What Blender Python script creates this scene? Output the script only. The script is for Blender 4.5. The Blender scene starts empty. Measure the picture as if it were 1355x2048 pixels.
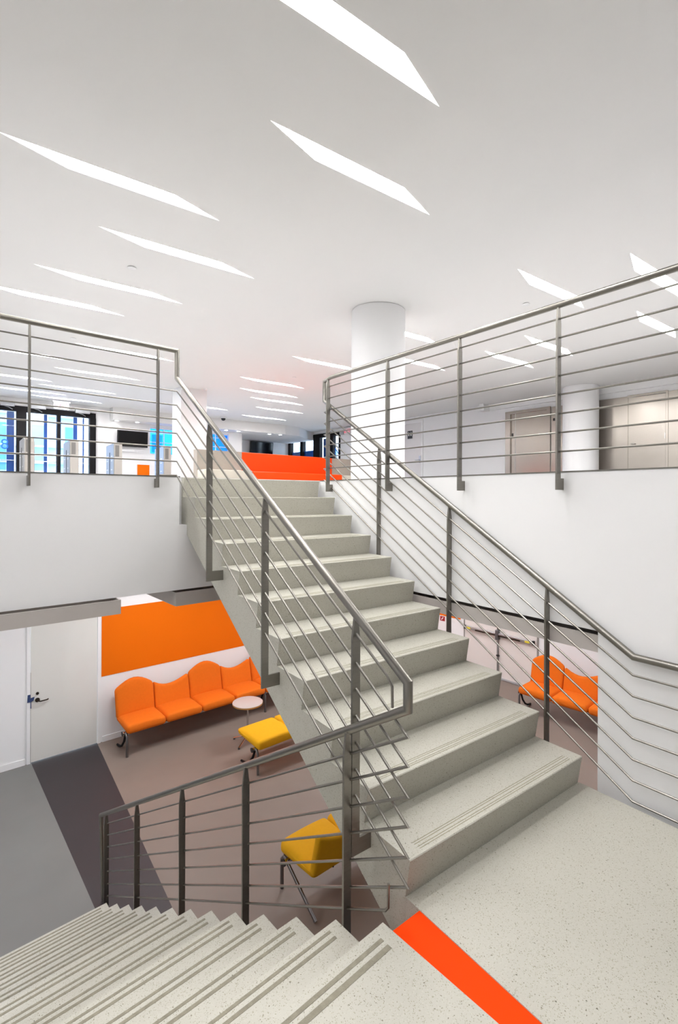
import bpy, bmesh, math, random
from mathutils import Vector, Matrix
from mathutils.geometry import delaunay_2d_cdt
random.seed(7)
scene = bpy.context.scene
COL = scene.collection
sin, cos, pi = math.sin, math.cos, math.pi
rad = math.radians

# ------------------------------------------------------------------ levels and directions
RISE = 0.175
Z_LAND = 13 * RISE          # half landing
Z_UP = 24 * RISE            # upper floor
EYE = 4.0406
Z_CEIL = EYE + 2.85
# compass directions (angle of the local X axis from the world Y axis)
AZ = {'A': 49.39, 'B': 52.81, 'U': 53.31, 'L': 48.12}   # building, right balcony, upper flight, lower flight

def rot(fr):
    return rad(90 - AZ[fr])

def W(fr, x, y, z=0.0):
    p = rad(AZ[fr])
    return Vector((x * sin(p) - y * cos(p), x * cos(p) + y * sin(p), z))

def FR(fr, v):
    p = rad(AZ[fr])
    return Vector((v[0] * sin(p) + v[1] * cos(p), -v[0] * cos(p) + v[1] * sin(p), v[2] if len(v) > 2 else 0))

# ------------------------------------------------------------------ camera
cd = bpy.data.cameras.new('camera')
cam = bpy.data.objects.new('camera', cd)
COL.objects.link(cam)
cd.sensor_fit = 'HORIZONTAL'
cd.sensor_width = 36.0
cd.lens = 992.86 / 1355 * 36.0
cd.shift_y = -(1024 - 991.79) / 1355
cd.clip_start = 0.05
cd.clip_end = 300
_r = 0.0038
cam.matrix_world = Matrix(((cos(_r), -sin(_r), 0, 0), (0, 0, -1, 0), (sin(_r), cos(_r), 0, EYE), (0, 0, 0, 1)))
scene.camera = cam

# ------------------------------------------------------------------ world, exposure
world = bpy.data.worlds.new('sky')
scene.world = world
world.use_nodes = True
wn = world.node_tree
wn.nodes['Background'].inputs[0].default_value = (0.82, 0.91, 1.0, 1)
wn.nodes['Background'].inputs[1].default_value = 2.2
vs = scene.view_settings
vs.view_transform = 'Standard'
vs.look = 'None'
vs.gamma = 1.0
vs.use_curve_mapping = False
vs.exposure = 1.80
SLOT_POWER = 18.0
LOWER_POWER = 13.5

# ------------------------------------------------------------------ materials
MATS = {}

def nodes(name):
    m = bpy.data.materials.new(name)
    m.use_nodes = True
    return m, m.node_tree, m.node_tree.nodes['Principled BSDF']

def mat(name, col, rough=0.6, metal=0.0, var=0.04, scale=6.0, bump=0.0, bscale=80.0, spec=0.5, stretch=None, coat=0.0):
    if name in MATS:
        return MATS[name]
    m, nt, p = nodes(name)
    tc = nt.nodes.new('ShaderNodeTexCoord')
    src = tc.outputs['Object']
    if stretch:
        mp = nt.nodes.new('ShaderNodeMapping')
        mp.inputs['Scale'].default_value = stretch
        nt.links.new(src, mp.inputs['Vector'])
        src = mp.outputs['Vector']
    nz = nt.nodes.new('ShaderNodeTexNoise')
    nz.inputs['Scale'].default_value = scale
    nz.inputs['Detail'].default_value = 4
    nt.links.new(src, nz.inputs['Vector'])
    mx = nt.nodes.new('ShaderNodeMix')
    mx.data_type = 'RGBA'
    mx.inputs[6].default_value = tuple(max(0, c * (1 - var)) for c in col) + (1,)
    mx.inputs[7].default_value = tuple(min(1, c * (1 + var)) for c in col) + (1,)
    nt.links.new(nz.outputs['Fac'], mx.inputs[0])
    nt.links.new(mx.outputs[2], p.inputs['Base Color'])
    p.inputs['Roughness'].default_value = rough
    p.inputs['Metallic'].default_value = metal
    p.inputs['Specular IOR Level'].default_value = spec
    if coat:
        p.inputs['Coat Weight'].default_value = coat
        p.inputs['Coat Roughness'].default_value = 0.15
    if bump:
        n2 = nt.nodes.new('ShaderNodeTexNoise')
        n2.inputs['Scale'].default_value = bscale
        n2.inputs['Detail'].default_value = 3
        nt.links.new(src, n2.inputs['Vector'])
        b = nt.nodes.new('ShaderNodeBump')
        b.inputs['Strength'].default_value = bump
        b.inputs['Distance'].default_value = 0.01
        nt.links.new(n2.outputs['Fac'], b.inputs['Height'])
        nt.links.new(b.outputs['Normal'], p.inputs['Normal'])
    MATS[name] = m
    return m

def terrazzo(name, base, amount=1.0):
    m, nt, p = nodes(name)
    N, K = nt.nodes, nt.links
    tc = N.new('ShaderNodeTexCoord')
    cur = None
    basec = N.new('ShaderNodeMix'); basec.data_type = 'RGBA'
    nz = N.new('ShaderNodeTexNoise'); nz.inputs['Scale'].default_value = 2.3; nz.inputs['Detail'].default_value = 5
    K.new(tc.outputs['Object'], nz.inputs['Vector'])
    K.new(nz.outputs['Fac'], basec.inputs[0])
    basec.inputs[6].default_value = tuple(c * 0.93 for c in base) + (1,)
    basec.inputs[7].default_value = tuple(min(1, c * 1.06) for c in base) + (1,)
    cur = basec.outputs[2]
    wob = N.new('ShaderNodeTexNoise'); wob.inputs['Scale'].default_value = 140; wob.inputs['Detail'].default_value = 1
    K.new(tc.outputs['Object'], wob.inputs['Vector'])
    ws = N.new('ShaderNodeVectorMath'); ws.operation = 'SCALE'; ws.inputs['Scale'].default_value = 0.011
    K.new(wob.outputs['Color'], ws.inputs[0])
    wa = N.new('ShaderNodeVectorMath'); wa.operation = 'ADD'
    K.new(tc.outputs['Object'], wa.inputs[0]); K.new(ws.outputs[0], wa.inputs[1])
    mulc = lambda a, b, c: (min(1, base[0] * a), min(1, base[1] * b), min(1, base[2] * c))
    for sc, prob, dist, col in ((120, 0.50, 0.0026, mulc(0.92, 0.915, 0.885)), (160, 0.45, 0.0022, mulc(1.06, 1.06, 1.06)), (170, 0.34, 0.0021, mulc(0.68, 0.66, 0.57)), (120, 0.075, 0.0024, mulc(0.40, 0.37, 0.30)), (60, 0.014, 0.0030, mulc(0.25, 0.23, 0.19))):
        v = N.new('ShaderNodeTexVoronoi'); v.inputs['Scale'].default_value = sc
        K.new(wa.outputs[0], v.inputs['Vector'])
        sp = N.new('ShaderNodeSeparateColor'); K.new(v.outputs['Color'], sp.inputs[0])
        a = N.new('ShaderNodeMath'); a.operation = 'LESS_THAN'; a.inputs[1].default_value = prob * amount
        K.new(sp.outputs[0], a.inputs[0])
        b = N.new('ShaderNodeMath'); b.operation = 'LESS_THAN'; b.inputs[1].default_value = dist * sc
        K.new(v.outputs['Distance'], b.inputs[0])
        c = N.new('ShaderNodeMath'); c.operation = 'MULTIPLY'
        K.new(a.outputs[0], c.inputs[0]); K.new(b.outputs[0], c.inputs[1])
        mx = N.new('ShaderNodeMix'); mx.data_type = 'RGBA'
        K.new(c.outputs[0], mx.inputs[0]); K.new(cur, mx.inputs[6]); mx.inputs[7].default_value = col + (1,)
        cur = mx.outputs[2]
    K.new(cur, p.inputs['Base Color'])
    p.inputs['Roughness'].default_value = 0.42
    p.inputs['Specular IOR Level'].default_value = 0.45
    MATS[name] = m
    return m

def emit(name, col, strength, base=(0.9, 0.9, 0.9)):
    m, nt, p = nodes(name)
    p.inputs['Base Color'].default_value = tuple(base) + (1,)
    tc = nt.nodes.new('ShaderNodeTexCoord')
    nz = nt.nodes.new('ShaderNodeTexNoise'); nz.inputs['Scale'].default_value = 3
    nt.links.new(tc.outputs['Object'], nz.inputs['Vector'])
    mx = nt.nodes.new('ShaderNodeMix'); mx.data_type = 'RGBA'
    mx.inputs[6].default_value = tuple(c * 0.97 for c in col) + (1,)
    mx.inputs[7].default_value = col + (1,)
    nt.links.new(nz.outputs['Fac'], mx.inputs[0])
    nt.links.new(mx.outputs[2], p.inputs['Emission Color'])
    p.inputs['Emission Strength'].default_value = strength
    MATS[name] = m
    return m

def glass(name, tint, gloss=0.12):
    m, nt, p = nodes(name)
    N, K = nt.nodes, nt.links
    t = N.new('ShaderNodeBsdfTransparent'); t.inputs[0].default_value = tint + (1,)
    g = N.new('ShaderNodeBsdfGlossy'); g.inputs[1].default_value = 0.03
    lw = N.new('ShaderNodeLayerWeight'); lw.inputs[0].default_value = 0.5
    pw = N.new('ShaderNodeMath'); pw.operation = 'POWER'; pw.inputs[1].default_value = 4.0
    K.new(lw.outputs['Facing'], pw.inputs[0])
    fr = N.new('ShaderNodeMath'); fr.operation = 'MULTIPLY_ADD'; fr.inputs[1].default_value = 0.6; fr.inputs[2].default_value = 0.03
    K.new(pw.outputs[0], fr.inputs[0])
    mx = N.new('ShaderNodeMixShader')
    K.new(fr.outputs[0], mx.inputs[0]); K.new(t.outputs[0], mx.inputs[1]); K.new(g.outputs[0], mx.inputs[2])
    K.new(mx.outputs[0], N['Material Output'].inputs['Surface'])
    MATS[name] = m
    return m

WHITE = mat('wall_paint', (0.85, 0.85, 0.855), 0.75, var=0.012, scale=1.2, bump=0.02, bscale=160)
CEILM = mat('ceiling_paint', (0.81, 0.805, 0.795), 0.85, var=0.008, scale=0.8)
LILAC = WHITE
TZ = terrazzo('terrazzo', (0.50, 0.487, 0.425))
TZL = TZ
GRIP2 = mat('grip_groove', (0.33, 0.305, 0.215), 0.9, var=0.35, scale=30)
GRIP = mat('grit_strip', (0.27, 0.25, 0.19), 0.85, var=0.35, scale=40, bump=0.3, bscale=300)
STEEL = mat('brushed_steel', (0.27, 0.255, 0.23), 0.40, 1.0, var=0.12, scale=10, stretch=(1, 1, 14))
STEELB = mat('steel_tube', (0.27, 0.255, 0.23), 0.33, 1.0, var=0.10, scale=14)
PANEL = mat('polished_steel_panel', (0.40, 0.365, 0.33), 0.26, 1.0, var=0.10, scale=1.6, bump=0.06, bscale=2.2)
CHROME = mat('chrome', (0.62, 0.60, 0.58), 0.15, 1.0, var=0.05)
GUN = mat('gunmetal_tube', (0.20, 0.19, 0.19), 0.3, 1.0, var=0.08)
BLACKP = mat('black_plastic', (0.012, 0.012, 0.013), 0.4, var=0.2)
DARKMETAL = mat('black_powder_coat', (0.009, 0.008, 0.009), 0.6, var=0.15, spec=0.15)
GREYMETAL = mat('painted_grey_trough', (0.50, 0.465, 0.44), 0.5, var=0.05)
ORW = mat('orange_wall_paint', (0.80, 0.155, 0.002), 0.75, var=0.03, scale=1.5, spec=0.12)
ORF = mat('orange_upholstery', (0.74, 0.150, 0.004), 0.85, var=0.06, scale=30, bump=0.12, bscale=500, spec=0.3)
YEL = mat('yellow_upholstery', (0.74, 0.375, 0.004), 0.85, var=0.05, scale=30, bump=0.12, bscale=500, spec=0.3)
REDO = mat('red_orange_lacquer', (0.85, 0.065, 0.004), 0.5, var=0.02, scale=2, spec=0.12)
WEDGE = mat('bright_orange_panel', (0.90, 0.055, 0.001), 0.6, var=0.02, scale=2, spec=0.08)
FL_GREY = mat('grey_floor', (0.175, 0.173, 0.166), 0.5, var=0.08, scale=2.2, bump=0.02)
FL_DARK = mat('aubergine_floor', (0.030, 0.023, 0.026), 0.5, var=0.10, scale=3.0)
FL_TAUPE = mat('taupe_floor', (0.215, 0.168, 0.140), 0.5, var=0.10, scale=2.6)
DOORW = mat('door_paint', (0.74, 0.735, 0.70), 0.5, var=0.015, scale=3)
CREAM = mat('cream_door_paint', (0.78, 0.735, 0.70), 0.5, var=0.03, scale=3)
TAUPE = mat('taupe_stone', (0.42, 0.37, 0.315), 0.55, var=0.06, scale=20)
CREAMST = mat('cream_stone', (0.60, 0.56, 0.47), 0.5, var=0.05, scale=25)
SILVER = mat('silver_satin', (0.50, 0.51, 0.53), 0.38, 1.0, var=0.04)
STAND = mat('warm_grey_casing', (0.45, 0.42, 0.385), 0.5, var=0.05)
BRONZE = mat('dark_bronze', (0.06, 0.045, 0.035), 0.35, 0.8, var=0.15)
TAPE = mat('blue_tape', (0.035, 0.06, 0.16), 0.6, var=0.1)
SCREEN = mat('tv_screen', (0.004, 0.004, 0.005), 0.12, var=0.2)
BLUEM = mat('stile_blue_reflection', (0.006, 0.07, 0.30), 0.35, var=0.15)  # blue daylight reflecting off the metal stiles, painted in as base colour
BLUEP = mat('blue_window_film', (0.22, 0.42, 0.85), 0.3, var=0.35, scale=1.4)
RED = mat('red_sign', (0.36, 0.012, 0.02), 0.5, var=0.1)
ALARM = mat('red_alarm', (0.52, 0.03, 0.02), 0.4, var=0.1)
PAPER = mat('white_sign', (0.82, 0.82, 0.82), 0.5, var=0.02)
YTAG = mat('yellow_tag', (0.75, 0.66, 0.05), 0.5, var=0.1)
TABLE = mat('table_laminate', (0.50, 0.43, 0.40), 0.35, var=0.04, scale=5)
WOODE = mat('wood_edge', (0.42, 0.22, 0.06), 0.5, var=0.15, scale=20)
STREET = mat('street_stone', (0.86, 0.88, 0.90), 0.8, var=0.1, scale=0.7)
GLASS = glass('door_glass', (0.90, 0.955, 1.0))
GLASSB = glass('blue_glass', (0.12, 0.50, 0.97))
GLASSP = glass('pale_blue_glass', (0.62, 0.77, 1.0))
mat('blue_film', (0.03, 0.14, 0.50), 0.4, var=0.3, scale=3)
EXITR = emit('exit_letters', (1.0, 0.02, 0.10), 0.35, (0.35, 0.005, 0.02))
SLOT = emit('slot_diffuser', (1.0, 0.99, 0.985), SLOT_POWER)
LOWL = emit('lower_lamp_diffuser', (0.95, 0.965, 1.0), LOWER_POWER)
DOWN = emit('downlight_lens', (1.0, 0.97, 0.93), 8.0)

# ------------------------------------------------------------------ geometry helpers: each returns (verts, faces)
def box(x0, x1, y0, y1, z0, z1):
    v = [(x, y, z) for z in (z0, z1) for y in (y0, y1) for x in (x0, x1)]
    f = [(0, 2, 3, 1), (4, 5, 7, 6), (0, 1, 5, 4), (2, 6, 7, 3), (0, 4, 6, 2), (1, 3, 7, 5)]
    return v, f

def join(*parts):
    V, F = [], []
    for v, f in parts:
        o = len(V)
        V += list(v)
        F += [tuple(i + o for i in q) for q in f]
    return V, F

def prism_z(poly, z0, z1):
    n = len(poly)
    a = sum(poly[i][0] * poly[(i + 1) % n][1] - poly[(i + 1) % n][0] * poly[i][1] for i in range(n))
    if a < 0:
        poly = poly[::-1]
    v = [(p[0], p[1], z0) for p in poly] + [(p[0], p[1], z1) for p in poly]
    f = [tuple(range(n))[::-1], tuple(range(n, 2 * n))] + [(i, (i + 1) % n, n + (i + 1) % n, n + i) for i in range(n)]
    return v, f

def prism_x(poly, x0, x1):      # poly of (y, z), extruded along x
    v, f = prism_z(poly, x0, x1)
    return [(p[2], p[0], p[1]) for p in v], f

def prism_y(poly, y0, y1):      # poly of (x, z), extruded along y
    v, f = prism_z(poly, y0, y1)
    return [(p[0], p[2], p[1]) for p in v], [q[::-1] for q in f]

def lathe(cx, cy, prof, n=24):  # prof of (r, z) bottom to top
    V, F = [], []
    for r, z in prof:
        for i in range(n):
            a = 2 * pi * i / n
            V.append((cx + r * cos(a), cy + r * sin(a), z))
    for k in range(len(prof) - 1):
        for i in range(n):
            F.append((k * n + i, k * n + (i + 1) % n, (k + 1) * n + (i + 1) % n, (k + 1) * n + i))
    F.append(tuple(range(n))[::-1])
    F.append(tuple(range((len(prof) - 1) * n, len(prof) * n)))
    return V, F

def tube(pts, r, n=10):
    P = [Vector(p) for p in pts]
    D = [(P[i + 1] - P[i]).normalized() for i in range(len(P) - 1)]
    d = D[0]
    e1 = d.cross(Vector((0.31, 0.17, 0.93)))
    if e1.length < 0.05:
        e1 = d.cross(Vector((1, 0, 0)))
    e1.normalize()
    V, F = [], []
    for i, p in enumerate(P):
        din = D[max(i - 1, 0)]
        dout = D[min(i, len(D) - 1)]
        m = (din + dout)
        m = m.normalized() if m.length > 1e-6 else din
        e2 = din.cross(e1).normalized()
        for k in range(n):
            a = 2 * pi * k / n
            o = (e1 * cos(a) + e2 * sin(a)) * r
            t = -o.dot(m) / max(din.dot(m), 0.25)
            V.append(tuple(p + o + din * t))
        q = din.rotation_difference(dout)
        e1 = (q @ e1)
        e1 = (e1 - dout * e1.dot(dout)).normalized()
    for i in range(len(P) - 1):
        for k in range(n):
            F.append((i * n + k, i * n + (k + 1) % n, (i + 1) * n + (k + 1) % n, (i + 1) * n + k))
    F.append(tuple(range(n))[::-1])
    F.append(tuple(range((len(P) - 1) * n, len(P) * n)))
    return V, F

def rbox(x0, x1, y0, y1, z0, z1, r, nin=4, deform=None):
    c = ((x0 + x1) / 2, (y0 + y1) / 2, (z0 + z1) / 2)
    h = ((x1 - x0) / 2, (y1 - y0) / 2, (z1 - z0) / 2)
    ax = []
    for k in range(3):
        rr = min(r, h[k] * 0.98)
        t = [-h[k] + rr * s for s in (0, 0.25, 0.55)]
        inner = [(-h[k] + rr) + (2 * (h[k] - rr)) * i / nin for i in range(nin + 1)]
        ax.append(t + inner + [-q for q in t[::-1]])
    bm = bmesh.new()
    vm = {}
    def vert(p):
        key = tuple(round(q, 6) for q in p)
        if key in vm:
            return vm[key]
        q = [max(-(h[k] - min(r, h[k] * 0.98)), min(h[k] - min(r, h[k] * 0.98), p[k])) for k in range(3)]
        d = Vector([p[k] - q[k] for k in range(3)])
        if d.length > 1e-9:
            d = d.normalized() * r
        out = [c[k] + q[k] + d[k] for k in range(3)]
        if deform:
            out = deform(*out)
        vm[key] = bm.verts.new(out)
        return vm[key]
    for k in range(3):
        u, w = (k + 1) % 3, (k + 2) % 3
        for s in (-1, 1):
            for i in range(len(ax[u]) - 1):
                for j in range(len(ax[w]) - 1):
                    q = []
                    for a, b in ((i, j), (i + 1, j), (i + 1, j + 1), (i, j + 1)):
                        p = [0, 0, 0]
                        p[k] = s * h[k]; p[u] = ax[u][a]; p[w] = ax[w][b]
                        q.append(vert(p))
                    if s < 0:
                        q = q[::-1]
                    if len(set(q)) == 4:
                        try:
                            bm.faces.new(q)
                        except ValueError:
                            pass
    bm.verts.index_update()
    V = [tuple(v.co) for v in bm.verts]
    F = [tuple(v.index for v in f.verts) for f in bm.faces]
    bm.free()
    return V, F

def text_mesh(s, size, depth=0.004):
    cu = bpy.data.curves.new('lettering', 'FONT')
    cu.body = s
    cu.size = size
    cu.extrude = depth / 2
    cu.align_x = 'CENTER'
    cu.align_y = 'CENTER'
    ob = bpy.data.objects.new('lettering', cu)
    COL.objects.link(ob)
    dg = bpy.context.evaluated_depsgraph_get()
    me = ob.evaluated_get(dg).to_mesh()
    V = [tuple(v.co) for v in me.vertices]
    F = [tuple(p.vertices) for p in me.polygons]
    ob.evaluated_get(dg).to_mesh_clear()
    bpy.data.objects.remove(ob)
    bpy.data.curves.remove(cu)
    return V, F

def place_text_y(vf, x, y, z, mirror=False):   # text facing -y
    s = -1 if mirror else 1
    return [(x + s * p[0], y - p[2], z + p[1]) for p in vf[0]], vf[1]

def place_text_x(vf, x, y, z, mirror=False):   # text facing -x, reading towards -y
    s = -1 if mirror else 1
    return [(x - p[2], y - s * p[0], z + p[1]) for p in vf[0]], vf[1]

# ------------------------------------------------------------------ object helpers
def mk(name, vf, m, smooth=False):
    me = bpy.data.meshes.new(name)
    me.from_pydata([tuple(v) for v in vf[0]], [], [tuple(f) for f in vf[1]])
    me.materials.append(m)
    me.validate()
    if smooth:
        me.polygons.foreach_set('use_smooth', [True] * len(me.polygons))
        if smooth != 'all':
            try:
                me.set_sharp_from_angle(angle=rad(40))
            except Exception:
                pass
    me.update()
    o = bpy.data.objects.new(name, me)
    COL.objects.link(o)
    return o

def tag(o, label, cat, group=None):
    o['label'] = label
    o['category'] = cat
    if group:
        o['group'] = group
    return o

class Thing:
    def __init__(self, name, label, cat, fr='A', at=(0, 0, 0), group=None, turn=0.0, local=False):
        self.fr, self.at, self.local = fr, Vector(at), local
        o = bpy.data.objects.new(name, None)
        o.empty_display_size = 0.1
        COL.objects.link(o)
        o.location = W(fr, *at)
        o.rotation_euler = (0, 0, rot(fr) + rad(turn))
        self.o = tag(o, label, cat, group)
    def part(self, name, vf, m, parent=None, smooth=False, label=None):
        if not self.local:
            a = self.at
            vf = ([(v[0] - a.x, v[1] - a.y, v[2] - a.z) for v in vf[0]], vf[1])
        p = mk(name, vf, m, smooth)
        p.parent = parent or self.o
        if label:
            p['label'] = label
        return p

def struct(name, vf, m, fr='A', label=None, parent=None):
    o = mk(name, vf, m)
    o.rotation_euler = (0, 0, rot(fr))
    if parent is not None:
        o.parent = parent
        o.rotation_euler = (0, 0, 0)
    else:
        o['kind'] = 'structure'
        if label:
            o['label'] = label
            o['category'] = name.split('_')[0]
    return o

def single(name, vf, m, label, cat, fr='A', group=None, smooth=False):
    xs = [v[0] for v in vf[0]]; ys = [v[1] for v in vf[0]]; zs = [v[2] for v in vf[0]]
    c = Vector(((min(xs) + max(xs)) / 2, (min(ys) + max(ys)) / 2, min(zs)))
    o = mk(name, ([(v[0] - c.x, v[1] - c.y, v[2] - c.z) for v in vf[0]], vf[1]), m, smooth)
    o.location = W(fr, *c)
    o.rotation_euler = (0, 0, rot(fr))
    return tag(o, label, cat, group)

# ================================================================== STRUCTURE
# --- lower floor: grey field, dark band, taupe field (all in building frame A)
fl = struct('floor', box(-5.2, 1.36, -4.2, 8.72, -0.12, 0.0), FL_GREY, label='grey resilient floor of the lower lobby')
struct('floor_band', prism_z([(1.36, 8.72), (2.29, 8.72), (1.52, 0.0), (1.36, -1.9), (1.36, 0)], -0.12, 0.0), FL_DARK, parent=fl)
struct('floor_field', prism_z([(2.29, 8.72), (10.2, 8.72), (10.2, -4.2), (1.36, -4.2), (1.36, -1.9), (1.52, 0.0)], -0.12, 0.0), FL_TAUPE, parent=fl)

# --- lower walls
YW, XW = 8.68, 9.87
struct('wall_back', join(box(-5.2, 1.30, YW, YW + 0.15, 0, 3.25), box(2.33, XW + 0.15, YW, YW + 0.15, 0, 3.25), box(1.30, 2.33, YW, YW + 0.15, 2.13, 3.25)), LILAC, label='pale wall of the lower lobby behind the orange sofa')
wr = struct('wall_right', join(box(XW, XW + 0.15, 6.96, YW, 0, 3.2), box(XW, XW + 0.15, -4.2, 5.12, 0, 3.2), box(XW, XW + 0.15, 5.12, 6.96, 2.15, 3.2)), LILAC, label='pale wall of the lower lobby with the double doors')
struct('wall_left', box(-5.2, -5.05, -4.2, 17.3, 0, Z_CEIL), WHITE, label='white wall at the left end of the lobby')
struct('wall_front', box(-5.2, 13.6, -4.35, -4.2, 0, Z_CEIL), WHITE, label='white wall behind the half landing')
# tall white wall by the landing: solid below, balcony fascia above it
struct('wall_stair', join(box(3.127, 3.40, -4.4, 1.473, 0, 3.2125)), WHITE, 'B', label='tall white wall beside the half landing')
struct('baseboard_back', join(box(-5.0, 1.28, YW - 0.014, YW, 0, 0.09), box(2.36, XW, YW - 0.014, YW, 0, 0.09)), WHITE, label='white baseboard along the lower wall')

# --- upper floor slab: outline follows left balcony, head of the stair, right balcony
def a_of(fr, x, y):
    q = FR('A', W(fr, x, y, 0))
    return (q.x, q.y)
slab = [(-5.05, 4.209), (1.770, 4.209), (1.800, 4.37), a_of('U', 1.547, 4.47), a_of('U', 3.018, 4.47), a_of('B', 3.127, 4.47), a_of('B', 3.127, -4.0), (13.6, -4.2), (13.6, 19.5), (-5.05, 19.5)]
q1 = a_of('B', 3.127, -4.0)
slab[6] = q1
slab.insert(7, (q1[0], -4.2))
struct('floor_upper', join(prism_z(slab, 3.2125, Z_UP), box(1.7695, 3.36, 4.2092, 4.75, 3.2127, 3.78)), WHITE, label='white upper floor slab with deep balcony fascia')
struct('floor_finish', prism_z([(x, y) for x, y in [(-5.05, 4.25), (1.75, 4.25), (1.79, 4.38), a_of('U', 1.547, 4.48), a_of('U', 3.018, 4.48), a_of('B', 3.16, 4.48), a_of('B', 3.16, -4.0), (q1[0] + 0.035, -4.2), (13.6, -4.2), (13.6, 19.5), (-5.05, 19.5)]], Z_UP, Z_UP + 0.006), mat('upper_floor_finish', (0.43, 0.425, 0.42), 0.4, var=0.06, scale=3), label='grey stone finish of the upper floor')
# slim metal edge on the balcony floor
struct('trim_1', box(-5.0, 1.772, 4.205, 4.237, Z_UP, Z_UP + 0.008), mat('edge_metal', (0.22, 0.21, 0.19), 0.4, 0.9), 'A', label='thin grey metal edge of the left balcony floor')
struct('trim_2', box(3.123, 3.155, -2.5, 4.46, Z_UP, Z_UP + 0.008), MATS['edge_metal'], 'B', label='thin grey metal edge of the right balcony floor')

# --- upper walls
XUP = 13.4
YE = 17.3
struct('wall_upper_right', join(box(XUP, XUP + 0.2, -4.2, 15.55, Z_UP, Z_CEIL), box(XUP, XUP + 0.2, 15.55, 19.3, 6.72, Z_CEIL)), WHITE, label='white wall with the elevator on the upper floor')
struct('wall_jog', box(XUP - 0.10, XUP - 0.001, -4.2, 8.71, 6.66, Z_CEIL), WHITE, label='white bulkhead over the elevator and steel panels')
struct('wall_entrance', join(box(-5.05, 1.20, YE, YE + 0.2, Z_UP, Z_CEIL), box(4.46, 6.22, YE, YE + 0.2, Z_UP, Z_CEIL), box(1.20, 4.46, YE, YE + 0.2, 6.66, Z_CEIL),
     box(6.22, 7.9, YE, YE + 0.2, 6.40, Z_CEIL), box(6.22, 7.9, YE, YE + 0.2, Z_UP, 5.45), box(7.9, 8.2, YE, YE + 0.2, Z_UP, Z_CEIL), box(8.2, 9.22, YE, YE + 0.2, 6.40, Z_CEIL), box(8.2, 9.22, YE, YE + 0.2, Z_UP, 5.45),
     box(9.22, 9.8, YE, YE + 0.2, Z_UP, Z_CEIL)), WHITE, label='white entrance wall of the upper lobby')
struct('wall_far', join(box(9.6, 9.8, YE + 0.2, 19.5, Z_UP, Z_CEIL), box(9.8, XUP + 0.2, 19.3, 19.5, Z_UP, Z_CEIL)), WHITE, label='white far wall of the upper lobby')
# dropped soffit in front of the entrance wall
sof = [(4.9, YE), (4.9, 16.95), (5.5, 16.75), (9.9, 16.5), (11.2, 16.35), (12.0, 16.5), (12.5, 16.85), (13.0, 17.25), (XUP, 17.35), (XUP, 19.3), (9.8, 19.3), (9.8, YE)]
struct('ceiling_soffit', prism_z(sof, 6.48, Z_CEIL), CEILM, label='dropped white ceiling soffit near the entrance')

# --- ceiling with parallelogram light slots cut out
SC = 2.85 / 3.2
SA, SB = Vector((1.55 * SC, -0.16 * SC)), Vector((0.60 * SC, 0.135 * SC))
FOLD0, FOLD1, FOLD = 4.08, 4.75, 0.05
def drop(pt):               # soft fold of the ceiling, parallel to the right balcony; pt in frame L
    x = FR('B', W('L', pt[0], pt[1], 0)).x
    t = max(0, min(1, (x - FOLD0) / (FOLD1 - FOLD0)))
    return FOLD * (3 * t * t - 2 * t ** 3)
SLOTS = [(1.18, 2.52), (2.38, 3.55), (0.67, 5.27), (1.80, 6.32), (1.44, 7.96), (0.92, 9.20), (6.52, 3.53), (7.18, 2.31), (9.30, 4.89), (9.66, 6.00), (9.50, 2.95),
         (6.44, 6.44), (6.79, 9.20), (8.28, 7.65), (6.92, 11.75), (7.65, 13.0), (8.60, 13.95), (9.70, 15.35), (10.25, 17.25), (2.82, 11.50), (1.06, 13.10), (2.98, 14.05), (1.20, 15.90),
         (3.10, 16.45), (1.97, 17.75), (3.26, 18.45), (7.16, 16.70), (1.50, 10.70)]
HIDDEN = [(-1.0, 0.9), (-3.4, 1.0), (-1.9, 4.9), (-2.6, 3.2), (-3.0, 6.4), (-3.2, 9.6), (7.2, -1.0), (9.4, 0.7), (11.6, 0.6), (4.9, 0.9), (-3.2, 13.0)]
corners, quads = [], []
for x, y in SLOTS + HIDDEN:
    p = Vector((x, y)) * SC
    d = drop(p)
    if d > 0.02:
        p = p * ((2.85 - FOLD) / 2.85)
    q = [p, p + SA, p + SA + SB, p + SB]
    quads.append(q)
outer = [FR('L', W('A', x, y, 0)) for x, y in ((-5.2, -4.35), (13.6, -4.35), (13.6, 19.5), (-5.2, 19.5))]
pts = [Vector((v.x, v.y)) for v in outer]
faces_in = [[0, 1, 2, 3]]
edges_in = []
for q in quads:
    o = len(pts)
    pts += q
    faces_in.append([o, o + 1, o + 2, o + 3])
    edges_in += [(o + i, o + (i + 1) % 4) for i in range(4)]
for i in range(9):          # lines that carry the fold
    xb = FOLD0 + (FOLD1 - FOLD0) * i / 8
    a = FR('L', W('B', xb, -4.6, 0)); b = FR('L', W('B', xb, 19.6, 0))
    n = 60
    prev = None
    for k in range(n + 1):
        t = k / n
        c = Vector((a.x + (b.x - a.x) * t, a.y + (b.y - a.y) * t))
        ca = FR('A', W('L', c.x, c.y, 0))
        if not (-5.1 < ca.x < 13.5 and -4.3 < ca.y < 19.4):
            continue
        pts.append(c)
        if prev is not None:
            edges_in.append((prev, len(pts) - 1))
        prev = len(pts) - 1
res = delaunay_2d_cdt(pts, edges_in, faces_in, 1, 1e-5)
cv, cf, of = res[0], res[2], res[5]
keep = [f for f, og in zip(cf, of) if all(g == 0 for g in og)]
cverts = [(v.x, v.y, Z_CEIL - drop(v)) for v in cv]
ce = mk('ceiling', (cverts, keep), CEILM, smooth='all')
ce.rotation_euler = (0, 0, rot('L'))
ce['kind'] = 'structure'
ce['label'] = 'smooth white ceiling with slanted light slots and a soft fold'
ce['category'] = 'ceiling'
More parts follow.
